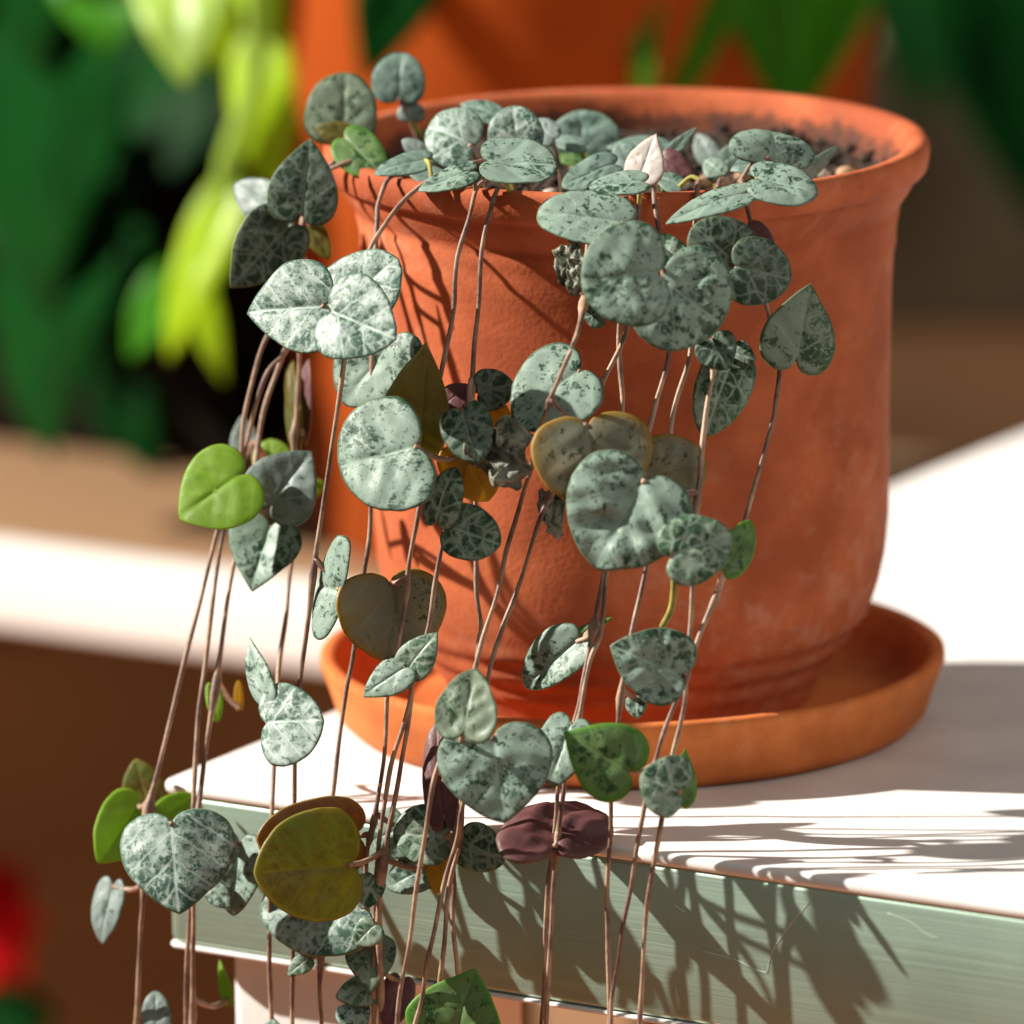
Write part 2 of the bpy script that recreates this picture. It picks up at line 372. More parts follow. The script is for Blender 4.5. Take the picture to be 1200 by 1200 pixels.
def heart(nseg, p, asym):
    pts = []
    hp = [Vector((a[0]*p+b[0]*(1-p), a[1]*p+b[1]*(1-p), 0)) for a, b in zip(HALF_P, HALF_R)]
    # leave a sharp notch and (for pointed leaves) a sharp tip
    mir = [Vector((v.x, -v.y, 0)) for v in hp]
    k = min(1, p*1.3); s = spline([(hp[0]*2-hp[1])*k+mir[1]*(1-k)] + hp, 6)[6:]
    n = nseg//2
    seg = [0]
    for a, b in zip(s, s[1:]): seg.append(seg[-1]+(b-a).length)
    res = []
    for i in range(n+1):
        L = seg[-1]*i/n; k = 0
        while k < len(seg)-2 and seg[k+1] < L: k += 1
        t = (L-seg[k])/max(1e-9, seg[k+1]-seg[k]); res.append(s[k].lerp(s[k+1], min(1, max(0, t))))
    right = res; left = [Vector((v.x, -v.y, 0)) for v in res[1:-1]][::-1]
    out = right+left
    for v in out:
        v.y *= 1+asym*(1 if v.y > 0 else -1)
    return out
NR, NS = 13, 64
def leaf(bx, by, tx, ty, w, Y, style, parent_hint=None, tl=None, tu=None, p=None, fold=.10, cup=.17, quilt=None, asym=None, curl=0.0, th=.065, name='leaf', mats=None):
    rs = random.Random(int(bx*13+by*7+tx))
    if tl is None: tl = rs.uniform(.05, .4)
    if tu is None: tu = rs.uniform(.05, .4)
    if p is None: p = rs.uniform(.15, .75)
    p = min(1, p+.15)
    if asym is None: asym = rs.uniform(-.07, .07)
    if quilt is None: quilt = .012
    sd = rs.uniform(0, 100)
    P0 = at(bx, by, Y); s = (P0-CAM).dot(FWD)/FPX
    dx, dy = tx-bx, -(ty-by); L = math.hypot(dx, dy); ux, uy = dx/L, dy/L
    vx, vy = -uy, ux
    def vec(ax, ay): return RGT*ax+UPV*ay+FWD*(tu*ay-tl*ax)
    U = vec(ux, uy)*(L*s); W = vec(vx, vy)*(w*s)
    n = U.cross(W).normalized()
    if n.dot(FWD) > 0: n = -n
    size = .5*(U.length+W.length)
    ol = heart(NS, p, asym)
    for i, v in enumerate(ol):           # uneven margin
        k = noise.noise((v.x*3+sd, v.y*3, 1.7))*.035+noise.noise((v.x*9+sd, v.y*9, 3.1))*.012
        v.x = CU+(v.x-CU)*(1+k); v.y *= 1+k
    amp = 6 if style == 'X' else 1
    def pt(u, v, rg):
        z = fold*abs(v)*1.0 - cup*((u-.4)**2*.8+v*v*1.2)
        z -= .020*math.exp(-(v/.030)**2)*(1-rg*.6)
        ridge = math.cos((u-abs(v)*.85)*2*math.pi*3.2)
        z += quilt*.45*ridge*min(1, abs(v)*7)*(1-rg**4)
        z += quilt*1.5*noise.noise((u*4.5+sd, v*4.5, sd))*(1-rg**5*.6)*amp
        z += quilt*(.8 if amp > 1 else .3)*noise.noise((u*10+sd, v*10, 2+sd))*amp
        z += .05*noise.noise((u*1.7+sd, v*1.7, 9))*amp*.8
        z += curl*(rg**4)*(.6+.6*noise.noise((math.atan2(v, u-CU)*1.1+sd, 0, 3)))
        q = P0+U*u+W*v+n*(z*size)
        if style == 'X':
            q += (U.normalized()*noise.noise((u*4+sd, v*4, 5))+W.normalized()*noise.noise((u*4+sd, v*4, 15)))*size*.16
        return q
    V, uvs, rg, Fc, mi = [], [], [], [], []
    Ul, Wl = U.length, W.length
    topc = []
    for side in (0, 1):
        base = len(V)
        rings = [0]+[1-(1-(i/NR))**1.25 for i in range(1, NR+1)]
        for i in range(NR+1):
            if side == 1 and i == NR: break
            for j in range(NS if i else 1):
                t = rings[i]; o = ol[j]
                u = CU+(o.x-CU)*t; v = o.y*t
                q = pt(u, v, t)
                edge = math.sqrt(max(0, 1-t**8))
                q = q+n*((.5 if side == 0 else -.5)*th*edge)
                V.append(q); uvs.append((u*Ul, v*Wl)); rg.append(t)
        def idx(i, j):
            if side == 1 and i == NR: return 1+(NR-1)*NS+j
            return base if i == 0 else base+1+(i-1)*NS+j
        for i in range(NR):
            for j in range(NS):
                j2 = (j+1) % NS
                f = (idx(0, 0), idx(1, j), idx(1, j2)) if i == 0 else (idx(i, j), idx(i+1, j), idx(i+1, j2), idx(i, j2))
                Fc.append(f if side == 0 else f[::-1]); mi.append(side)
    # keep clear of pot, saucer and table edge by moving along the line of sight towards the camera
    if (P0.z < 12.0):
        ray = (CAM-P0).normalized(); sh = 0
        for it in range(60):
            bad = False
            for k in range(0, len(V), 3):
                q = V[k]+ray*sh
                if q.z < .15 and q.z > -4 and (q-CORN).dot(NRM) < .12 and (q-CORN).dot(E2*-1+Vector((0,0,0))) < .1 and (q-CORN).dot(E1) > -.1: bad = True; break
                if 0 <= q.z < 12.7 and math.hypot(q.x, q.y) < pot_r(q.z)+.06: bad = True; break
            if not bad: break
            sh += .15
        if sh: V = [v+ray*sh for v in V]; P0 = P0+ray*sh
    LEAVES.append((V, Fc, mi, uvs, rg, P0-n*.03, style, name, Ul, n))

LEAVES = []
CR = {'A': (240, 40, 2.727), 'B': (600, 80, 2.4), 'C': (180, 380, 2.727), 'D': (500, 380, 2.727), 'E': (80, 720, 2.5), 'F': (400, 740, 2.609)}
# close-up view letter, leaf base x y, tip x y, width, depth, kind, options
LF = [
 ('A',440,325,450,118,235,-1.0,'H',dict(p=.1,tl=.2,tu=.1)), ('A',620,200,628,55,175,0,'T',dict(p=.1)), ('A',462,325,345,298,85,-1.2,'O',dict()),
 ('A',450,335,570,455,150,-2.4,'E',dict(p=.1,tu=.6)), ('A',660,272,662,215,92,0,'G',dict(p=.1)), ('A',845,350,705,285,205,-3.6,'M',dict(p=.1,cup=.3,tl=.3,tu=.6)),
 ('A',935,262,812,215,75,-2,'T',dict(tu=1.2)), ('A',1000,365,985,226,180,-3.8,'M',dict(p=.1,tl=.2)), ('A',912,408,1128,422,165,-6.9,'S',dict(p=.05,tl=.0,tu=1.5,quilt=.012,cup=-.05)),
 ('A',850,440,680,498,85,-6.1,'S',dict(tu=1.6)), ('A',705,400,540,442,75,-4.8,'T',dict(tu=1.4)), ('A',700,390,628,335,65,-2.6,'G',dict()),
 ('A',312,570,335,330,232,-3.8,'D',dict(p=.7,tl=.1)), ('A',268,582,85,470,170,-1.2,'G',dict(p=.4,tl=.6)), ('A',262,622,78,812,225,-3.6,'D',dict(p=.7,tl=.0,tu=-.1)),
 ('A',335,610,400,722,80,-1.4,'O',dict()), ('A',372,868,120,886,305,-8.0,'M',dict(p=.75,tl=.55,tu=.3,fold=.2)), ('A',408,888,610,975,292,-8.8,'M',dict(p=.45,tl=.55,tu=.4,cup=.15)),
 ('A',425,885,615,715,255,-7.2,'M',dict(p=.2,tl=.6)), ('A',605,965,440,1185,262,-6.6,'S',dict(p=.3,tl=.7,tu=.1)),
 ('C',850,372,875,58,220,-8.3,'O',dict(p=.7,tl=-.5,tu=-.1,asym=.2)),
 ('C',275,480,80,618,280,-5.6,'L',dict(p=.5,tl=.3)), ('C',375,578,505,402,250,-5.3,'G',dict(p=.7,tl=.15,fold=.2)), ('C',370,650,310,854,238,-5.3,'S',dict(p=.8,tl=.5,fold=.3)),
 ('C',380,445,370,365,130,-2.4,'L',dict()), ('C',300,415,280,288,105,-1.5,'G',dict()), ('C',832,390,584,455,380,-9.6,'S',dict(p=.12,tl=.5,tu=.3,quilt=.018)),
 ('C',903,622,958,453,125,-9.6,'N',dict(p=.3,cup=.4,tl=.5)), ('C',950,648,1105,702,180,-9.6,'N',dict(p=.1,tl=.5,tu=.35)), ('C',985,278,1035,440,172,-9.4,'D',dict(p=.2,tl=.3,cup=.3)),
 ('C',1045,215,1152,190,140,-7.9,'D',dict(p=.3,tl=-.1)), ('C',985,400,1075,566,195,-8.6,'Y',dict(p=.3,tl=-.5,tu=0)), ('C',1075,270,1145,325,85,-7.8,'Y',dict()),
 ('C',760,828,790,1090,350,-8.2,'B',dict(p=.35,tl=-.45,tu=.0)), ('C',592,852,512,832,345,-8.6,'S',dict(p=.3,tl=1.3,tu=.2,fold=.2)), ('C',795,1100,665,1192,120,-9.2,'S',dict(p=.7,tl=.5)),
 ('C',812,1100,905,985,125,-9.2,'N',dict(p=.6)), ('C',452,362,432,112,55,-3.6,'O',dict(tl=2)), ('C',470,350,490,110,60,-3.2,'P',dict(tl=2)), ('C',985,285,900,330,50,-7.8,'Y',dict()),
 ('C',940,250,1010,190,95,-7.4,'P',dict(tl=.2)), ('C',510,500,505,560,70,-2.6,'L',dict()),
 ('D',482,148,278,316,275,-9.0,'S',dict(p=.3,tl=.35,tu=.6,quilt=.012)), ('D',215,350,290,540,210,-9.6,'X',dict()), ('D',395,540,415,690,90,-8.6,'X',dict(quilt=.01)),
 ('D',515,325,545,585,395,-10.5,'B',dict(p=.2,tl=-.05,tu=.2)), ('D',690,500,535,778,410,-11.4,'S',dict(p=.35,tl=.2,tu=.15,quilt=.05)), ('D',700,480,900,440,245,-9.6,'B',dict(p=.1,tl=-.1)),
 ('D',975,125,885,358,185,-8.4,'N',dict(p=.3,tl=.1)), ('D',785,740,978,665,225,-12.3,'N',dict(p=.3,tl=-.05,tu=.3,quilt=.025,curl=-.06)), ('D',955,775,1045,622,120,-12.1,'E',dict(p=.4,tl=-.6)),
 ('D',478,1015,308,1165,165,-9.6,'S',dict(p=.4,tl=.7,fold=.25)), ('D',470,1005,595,932,50,-9.4,'E',dict(p=.8,tl=.5)),
 ('F',1030,130,822,42,240,-11.9,'S',dict(p=.6,tl=0,tu=.1,quilt=.03,curl=.06)), ('F',900,205,905,268,70,-11.0,'S',dict()),
 ('B',728,248,742,158,245,-5.4,'S',dict(p=.1,tl=-.3,tu=.9,cup=.4)), ('B',690,308,858,352,128,-7.4,'S',dict(p=.1,tl=0,tu=1.1)), ('B',705,262,612,285,75,-4.4,'T',dict(tu=1)),
 ('B',825,302,925,210,45,-4.2,'T',dict(p=.7,tl=-.6)), ('B',362,302,405,180,112,-6.4,'K',dict(p=.8,tl=.5)), ('B',365,318,210,335,72,-7.2,'S',dict(tu=1.5)),
 ('B',312,432,66,402,158,-8.6,'S',dict(p=.1,tl=.1,tu=.8)), ('B',405,575,193,600,305,-10.8,'S',dict(p=.1,tl=.0,tu=.25,quilt=.018)), ('B',432,600,590,722,325,-10.0,'S',dict(p=.1,tl=-.1,tu=.2,quilt=.018)),
 ('B',638,555,510,440,190,-8.9,'D',dict(p=.15,tl=-.1)), ('B',636,560,790,592,198,-9.1,'D',dict(p=.2,tl=-.2)), ('B',800,818,842,603,216,-8.6,'H',dict(p=.8,tl=-.2,tu=0)),
 ('B',645,352,428,432,75,-7.8,'S',dict(p=.6,tu=1.6)), ('B',155,510,175,640,90,-8.6,'X',dict()), ('B',560,765,605,848,125,-8.8,'D',dict()), ('B',625,800,685,820,85,-8.4,'D',dict()),
 ('B',200,238,190,116,205,-1.2,'T',dict(p=.1)), ('B',425,232,262,215,85,-2.2,'T',dict(tu=1)), ('B',440,242,522,163,42,-3.2,'T',dict(p=.8)), ('B',430,252,515,312,72,-4.4,'P',dict(cup=.3)),
 ('B',560,258,520,180,72,-.5,'G',dict()), ('B',195,215,85,200,48,-2.2,'T',dict(tu=1.4)), ('B',282,270,140,332,95,-4.4,'T',dict(tu=.8)), ('B',668,450,738,492,66,-7.9,'P',dict()),
 ('B',240,262,120,250,60,-1.4,'E',dict(tu=1)), ('B',480,620,420,460,150,-9.2,'N',dict(tl=0)), ('B',250,690,200,700,80,-8.3,'D',dict()),('B',600,262,660,215,70,-1.5,'T',dict()), ('B',300,300,250,240,90,-3.0,'G',dict(tu=.8)),
 ('E',582,318,744,305,245,-9.0,'M',dict(p=.2,tl=.6)), ('E',575,235,524,66,80,-8.6,'S',dict(p=.8,tl=.9)), ('E',425,213,437,314,52,-5.6,'L',dict()), ('E',500,270,498,192,30,-5.0,'Y',dict()),
 ('E',300,612,326,870,348,-8.4,'M',dict(p=.6,tl=.15,tu=.3,fold=-.18)), ('E',205,560,95,722,175,-5.6,'L',dict(p=.4,tl=-.4)), ('E',232,562,195,424,130,-5.2,'O',dict(p=.4,tl=.2)),
 ('E',275,592,372,528,95,-6.0,'L',dict(p=.5,tl=-.3)), ('E',128,798,95,968,98,-5.8,'G',dict(p=.5,tl=.8)), ('E',500,672,482,882,165,-7.4,'S',dict(p=.4,tl=.4,fold=.3)),
 ('E',822,735,550,752,338,-10.2,'O',dict(p=.2,tl=-.4,tu=.0)), ('E',832,645,556,655,245,-9.0,'Q',dict(p=.2,tl=-.4,tu=0)), ('E',845,850,555,880,300,-8.9,'M',dict(p=.2,tl=.4,tu=.3)),
 ('E',880,960,886,1108,152,-9.0,'H',dict(p=.8,tl=.1)), ('E',905,1090,782,1122,98,-9.2,'N',dict(p=.4)), ('E',258,1215,255,1103,92,-7.0,'G',dict(p=.2)), ('E',466,1128,440,1010,38,-6.2,'L',dict(p=.8)),
 ('E',600,1240,598,1181,75,-8.4,'S',dict()), ('E',830,1150,850,1235,105,-9.2,'S',dict(p=.7)),
 ('F',185,600,88,648,165,-8.6,'S',dict(p=.2,tl=.5)), ('F',312,628,155,618,190,-9.6,'N',dict(p=.15,tl=.3)), ('F',275,715,138,785,130,-8.9,'S',dict(p=.3,tl=.3)), ('F',312,640,290,805,95,-9.2,'Y',dict(p=.4)),
 ('F',372,640,495,705,150,-9.8,'N',dict(p=.15,tl=.3)), ('F',375,306,408,110,195,-12.2,'H',dict(p=.5,tl=.4,tu=.2,quilt=.03,curl=.08)), ('F',465,325,497,582,355,-11.8,'S',dict(p=.5,tl=.1,tu=.2,quilt=.022)),
 ('F',700,285,635,475,158,-11.2,'S',dict(p=.3,tl=.3)), ('F',872,425,676,305,252,-12.6,'E',dict(p=.9,tl=.1,tu=.1,asym=0)), ('F',1035,490,915,440,195,-12.9,'N',dict(p=.3,tl=-.2,quilt=.025)),
 ('F',1038,512,1056,355,95,-12.7,'E',dict(p=.8,tl=-.6)), ('F',655,650,640,500,365,-11.2,'P',dict(p=.3,tl=-.2,tu=1.6,curl=-.1,quilt=.04)), ('F',312,565,288,272,115,-9.6,'P',dict(p=.3,tl=.8)),
 ('A',760,470,640,425,75,-4.6,'T',dict(tu=1.0)), ('A',1110,330,1040,270,85,-2.6,'G',dict(tu=.8)), ('B',470,330,400,300,60,-5.0,'T',dict(tu=1)), ('B',330,270,300,205,80,-2.4,'T',dict()), ('B',590,300,540,255,70,-3.2,'S',dict(tu=.9)),
 ('E',400,640,470,720,80,-7.6,'N',dict(p=.5)), ('E',420,800,480,860,70,-7.8,'S',dict(p=.5)), ('F',100,760,60,850,90,-9.4,'N',dict(p=.4)), ('F',100,900,40,960,95,-9.6,'N',dict(p=.5)), ('E',700,1010,640,1060,60,-8.7,'N',dict(p=.6)),
 ('F',345,1240,405,1030,295,-11.0,'E',dict(p=.8,tl=.3,tu=.0,fold=.2)), ('F',180,1070,140,1215,105,-9.2,'P',dict()),
]
for k, bx, by, tx, ty, wd, Y, st, op in LF:
    ox, oy, sc = CR[k]
    if st == 'X': op = dict(op, quilt=op.get('quilt', .035), fold=.25)
    leaf(ox+bx/sc, oy+by/sc, ox+tx/sc, oy+ty/sc, wd/sc, Y, st, **op)

# vines: photo pixel + depth ('r' = lying on the pot's rim there)
VN = [
 [(590,184,-4.8),(555,190,-5.4),(519,201,'r'),(475,231,-5.4),(438,282,-6.4),(427,319,-6.9),(402,431,-7.6),(376,612,-7.9),(352,794,-8.2),(345,884,-8.3),(345,1128,-8.6),(342,1230,-8.6)],
 [(510,205,-3.6),(484,207,-4.2),(458,216,'r'),(445,238,-4.8),(442,275,-5.2),(438,420,-6.4),(433,593,-7.0),(427,673,-7.2),(415,754,-7.4),(404,820,-7.6),(390,934,-8.0),(376,1128,-8.6),(376,1230,-8.6)],
 [(580,205,-5.2),(557,222,'r'),(545,265,-6.6),(533,315,-6.9),(525,380,-7.2),(512,453,-7.6),(506,497,-7.8),(490,604,-8.4),(473,710,-8.6),(464,769,-8.8),(457,817,-8.8),(440,955,-8.9),(430,1010,-9.0),(430,1092,-9.0),(428,1230,-9)],
 [(600,200,-5.4),(583,227,'r'),(568,275,-7.0),(559,370,-7.4),(553,443,-7.8),(553,500,-8.1),(556,556,-8.4),(558,662,-8.8),(563,732,-9.1),(560,754,-9.2),(552,840,-9.6),(534,993,-10.0),(532,1060,-10),(534,1150,-10),(534,1230,-10)],
 [(553,443,-7.8),(546,500,-8.2),(536,580,-8.8),(519,644,-9.0),(499,743,-9.0),(484,795,-9.1),(470,860,-9.1),(450,951,-9.2),(440,1016,-9.2),(438,1092,-9.3),(436,1230,-9.3)],
 [(484,795,-9.1),(478,850,-9.1),(461,949,-9.2),(446,1030,-9.4),(446,1230,-9.4)],
 [(700,215,-5.2),(692,245,'r'),(690,290,-7.2),(685,347,-7.9),(670,405,-10.1),(650,455,-10.2),(637,490,-9.8),(625,540,-9.4),(612,582,-9.2),(588,673,-9.7),(555,783,-10.2),(540,850,-10.5),(511,908,-11.3),(487,1050,-11.4),(465,1200,-11.4),(458,1250,-11.4)],
 [(748,212,-5.4),(749,240,'r'),(745,300,-7.4),(735,384,-8.2),(704,447,-8.6),(672,520,-8.9),(641,589,-9.1),(599,710,-9.8),(571,798,-10.2),(556,880,-10.5),(540,947,-10.6),(534,993,-10.5),(503,1108,-10.8),(492,1177,-10.8),(480,1250,-10.8)],
 [(740,214,-5.4),(737,244,'r'),(730,300,-7.2),(725,382,-7.6),(729,470,-8.0),(720,560,-8.6),(708,668,-9.4),(700,720,-10.0),(689,775,-10.6),(674,836,-10.9),(655,924,-10.9),(642,1040,-10.9),(637,1200,-10.9),(637,1250,-10.9)],
 [(770,212,-5.4),(768,243,'r'),(778,320,-7.6),(784,411,-8.4),(758,505,-8.9),(728,600,-9.6),(712,668,-9.8),(703,740,-10.4),(691,775,-10.7),(678,840,-11.0),(661,924,-11.0),(648,1047,-11.1),(640,1200,-11.1),(639,1250,-11.1)],
 [(820,212,-5.2),(815,246,'r'),(812,330,-7.5),(808,417,-8.2),(788,494,-8.7),(772,590,-9.4),(757,665,-10.2),(740,745,-11.0),(726,840,-11.3),(716,937,-11.5),(714,1085,-11.6),(714,1200,-11.7),(714,1250,-11.7)],
 [(848,210,-5.0),(842,240,'r'),(840,330,-7.4),(835,428,-8.4),(829,480,-9.2),(817,589,-10.2),(810,692,-10.9),(808,747,-11.2),(804,816,-11.6),(789,886,-11.9),(774,960,-12.2),(756,1077,-12.1),(750,1200,-12.2),(748,1250,-12.2)],
 [(870,214,-4.8),(874,246,'r'),(890,320,-7.0),(906,390,-7.6),(914,422,-8.0),(910,462,-8.3),(903,505,-8.7),(874,607,-9.8),(850,673,-10.6),(815,758,-11.6),(787,836,-11.8),(771,885,-12.0),(756,947,-12.0),(731,1075,-12.0),(716,1200,-12.1),(710,1250,-12.1)],
 [(420,178,-1.2),(397,184,'r'),(368,220,-2.2),(357,256,-2.6),(354,304,-2.9),(332,360,-3.4),(308,410,-3.8),(288,490,-4.1),(279,541,-4.2),(259,615,-4.8),(206,820,-6.0),(172,948,-6.6),(170,1056,-6.8),(163,1110,-6.8),(162,1230,-6.8)],
 [(430,182,-2.0),(398,187,'r'),(366,216,-2.2),(356,280,-2.7),(340,400,-3.6),(310,440,-3.9),(285,535,-4.1),(262,618,-4.8),(235,813,-6.2),(228,932,-7.0),(222,1068,-7.4),(218,1160,-7.4),(220,1230,-7.4)],
 [(358,300,-2.8),(345,380,-3.2),(322,440,-3.4),(296,550,-4.0),(273,666,-4.9),(256,780,-5.9),(234,936,-7.0),(226,1060,-7.5),(226,1230,-7.5)],
 [(432,186,-2.6),(406,191,'r'),(372,212,-2.8),(354,270,-3.1),(346,345,-3.4),(352,424,-3.5),(345,520,-3.8),(342,600,-4.4),(339,673,-4.8),(328,787,-6.0),(320,944,-7.9),(316,1116,-8.2),(320,1230,-8.2)],
 [(534,993,-10.3),(526,1039,-10.4),(517,1158,-10.4),(512,1250,-10.4)],
]
M = NT('vine'); p = M.obj(); f = M.noise(p, 120, 4); g = M.noise(p, 700, 3)
k = M.mix(M.step(f, .35, .65), (.15, .078, .062), (.42, .28, .19)); k = M.mix(M.math('MULTIPLY', M.step(g, .5, .7), .4), k, (.28, .20, .14))
M.col(k); M.rough(.55); M.bump(g, .3, .0006); vine_m = M.m
simple_pet = simple('petiole_green', (.32, .30, .08), .5, .3, 200)
PLANT0 = Vector((0, 0, 11.6))
plant = link('string_of_hearts_plant', None, PLANT0); tag(plant, 'trailing plant with heart shaped silver leaves spilling over the pot rim on thin brown stems', 'plant')
paths = []
for vn in VN:
    P = []
    for x, y, Y in vn:
        if Y == 'r':
            for it in range(1):
                q = at(x, y, -5); dx = q.x; Y = -math.sqrt(max(.3, 6.58**2-dx*dx)) if abs(dx) < 6.5 else -.6
            q = at(x, y, Y); q.z = max(q.z, 12.86); P.append(q)
        else: P.append(at(x, y, Y))
    path = spline(P, 9); out = []
    path = [q+Vector((noise.noise((q.z*.9, vn[0][0]*.37, 0)), noise.noise((q.z*.9, vn[0][0]*.37, 7)), 0))*.09+Vector((noise.noise((q.z*2.6, vn[0][0]*.91, 3)), 0, 0))*.03 for q in path]
    for q in path:
        for it in range(40):
            bad = False
            if q.z < .12 and q.z > -4 and (q-CORN).dot(NRM) < .09 and (q-CORN).dot(E1) > -.05: bad = True
            if 0 <= q.z < 12.5 and math.hypot(q.x, q.y) < pot_r(q.z)+.09: bad = True
            if not bad: break
            q = q+(CAM-q).normalized()*.08
        out.append(q)
    for it in range(3):
        out = [out[0]]+[(a+b*2+c)/4 for a, b, c in zip(out, out[1:], out[2:])]+[out[-1]]
    paths.append(out)
att = [[] for _ in paths]; loose = []
for li, lf in enumerate(LEAVES):
    base = lf[5]; best = None
    for vi, path in enumerate(paths):
        for k, q in enumerate(path):
            d = (q-base).length
            if best is None or d < best[0]: best = (d, vi, k)
    if best[0] < 1.9 and base.z < 12.4: att[best[1]].append((li, best[2]))
    else: loose.append((li, best))
def petiole(base, q, n, V, Fc, r=.06):
    mid = (base+q)/2 - n*.12 + Vector((0, 0, -.08*(base-q).length))
    tube(spline([q, mid, base], 7), [r*1.15]*4+[r]*11, 7, V, Fc)
vines = []
for vi, path in enumerate(paths):
    V, Fc = [], []
    nodes = [k for _, k in att[vi]]
    rad = []
    for i, q in enumerate(path):
        r = .050+.014*noise.noise((i*.21, vi*3.3, 0))
        for k in nodes: r += .04*math.exp(-((i-k)/1.1)**2)
        rad.append(min(r, .15))
    tube(path, rad, 10, V, Fc)
    for li, k in att[vi]:
        lf = LEAVES[li]; k2 = max(0, k-1)
        if (lf[5]-path[k2]).length > .12: petiole(lf[5], path[k2], lf[9], V, Fc)
    vines.append(build('vine', V, Fc, vine_m, plant, path[0]))
NOTE = {'Q': 'bronze brown leaf', 'L': 'lime green leaf', 'O': 'olive bronze translucent leaf', 'Y': 'yellowing leaf', 'P': 'purple leaf underside', 'X': 'shrivelled dry grey leaf', 'K': 'pinkish white young leaf', 'D': 'dark leaf with pale vein net', 'B': 'bronze tinged leaf with golden rim'}
def put(li, parent):
    V, Fc, mi, uvs, rg, base, st, nm, Ul, n = LEAVES[li]
    under = MAT['U'] if st in 'SMNGDTBXK' else MAT[st]
    o = build(nm, V, Fc, [MAT[st], under], parent, base, True, mi, uvs, rg)
    if st in NOTE: o['label'] = NOTE[st]
for vi in range(len(paths)):
    for li, k in att[vi]: put(li, vines[vi])
for li, best in loose:
    base = LEAVES[li][5]; n = LEAVES[li][9]
    if base.z > 11.0 and best[0] > .9:
        root = Vector((base.x*.86, base.y*.86, 11.6))
        if math.hypot(root.x, root.y) > 5.2: root.xy = root.xy.normalized()*5.2
    else: root = paths[best[1]][best[2]]
    V, Fc = [], []
    mid = (root+base)/2+Vector((0, 0, .25)) - n*.15
    tube(spline([root, mid, base], 8), .05, 8, V, Fc)
    st = build('stem', V, Fc, vine_m if li % 2 else simple_pet, plant, root); put(li, st)
# short yellow petiole with hanging end below a mottled leaf
V, Fc = [], []
tube(spline([at(787, 655, -11.4), at(790, 680, -11.4), at(787, 712, -11.3), at(776, 735, -11.2)], 8), .07, 8, V, Fc)
build('petiole', V, Fc, simple_pet, plant, at(787, 655, -11.4))

# ------------------------------------------------------------------ background: bench, large pot, leafy plants
BZ = -7.2
bp = atz(200, 662, BZ); TB = math.radians(32)
B1 = Vector((math.cos(TB), -math.sin(TB), 0)); B2 = Vector((math.sin(TB), math.cos(TB), 0))
def bplan(a, b): q = bp+B1*a+B2*b; return (q.x, q.y)
M = NT('bench_wood'); p = M.obj(); mp = M.n('Mapping'); mp.inputs['Scale'].default_value = (4, 60, 60); mp.inputs['Rotation'].default_value = (0, 0, TB); M.l(p, mp.inputs[0])
f = M.noise(mp.outputs[0], 1, 5, .6); M.col(M.mix(f, (.22, .125, .065), (.36, .22, .12))); M.rough(.5); wood = M.m
white = simple('white_paint', (.78, .77, .75), .45, .03)
bench = link('bench', None, (bp.x, bp.y, FZ)); tag(bench, 'low brown wooden bench with white front edge behind the table', 'bench')
boxmesh('wooden_top', [bplan(-60, .4), bplan(14.6, .4), bplan(14.6, 22), bplan(-60, 22)], BZ-1.6, BZ, wood, bench, (bp.x, bp.y, BZ), .1)
boxmesh('white_edge', [bplan(-60, -.6), bplan(14.7, -.6), bplan(14.7, .37), bplan(-60, .37)], BZ-2.3, BZ+.05, white, bench, (bp.x, bp.y, BZ), .2)
for a, b in ((-58, 1), (11, 1), (-58, 18), (11, 18)):
    boxmesh('leg', [bplan(a, b), bplan(a+3, b), bplan(a+3, b+3), bplan(a, b+3)], FZ, BZ-1.62, wood, bench, (*bplan(a, b), FZ), .15)
# large pot on the bench
pc = atz(672, 615, BZ); pc = Vector((pc.x, pc.y, BZ+.02)); k = 1.0
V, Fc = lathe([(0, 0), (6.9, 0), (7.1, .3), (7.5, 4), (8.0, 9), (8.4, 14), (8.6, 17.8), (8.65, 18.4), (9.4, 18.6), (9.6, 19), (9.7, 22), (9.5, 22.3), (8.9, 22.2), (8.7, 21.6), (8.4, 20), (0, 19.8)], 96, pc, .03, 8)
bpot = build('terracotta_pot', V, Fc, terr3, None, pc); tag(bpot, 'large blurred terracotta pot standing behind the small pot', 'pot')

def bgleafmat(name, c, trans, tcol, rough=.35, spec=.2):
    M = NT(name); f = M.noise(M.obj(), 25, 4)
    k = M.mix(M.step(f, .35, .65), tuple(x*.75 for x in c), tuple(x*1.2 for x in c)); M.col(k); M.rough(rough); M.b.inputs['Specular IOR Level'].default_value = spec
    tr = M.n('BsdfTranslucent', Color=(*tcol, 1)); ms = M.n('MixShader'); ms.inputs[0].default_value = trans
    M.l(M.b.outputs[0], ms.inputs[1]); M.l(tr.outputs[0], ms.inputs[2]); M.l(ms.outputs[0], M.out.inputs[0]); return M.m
G_DARK = bgleafmat('foliage_shade_toned', (.002, .032, .004), .08, (.004, .14, .008), .5, .03)  # shade over the background foliage is put into this near-black green
G_MID = bgleafmat('foliage_mid', (.05, .23, .008), .35, (.12, .55, .01))
G_LIME = bgleafmat('foliage_lime', (.34, .50, .012), .4, (.6, .85, .01))
G_PALE = bgleafmat('foliage_pale', (.30, .45, .07), .3, (.45, .70, .06))
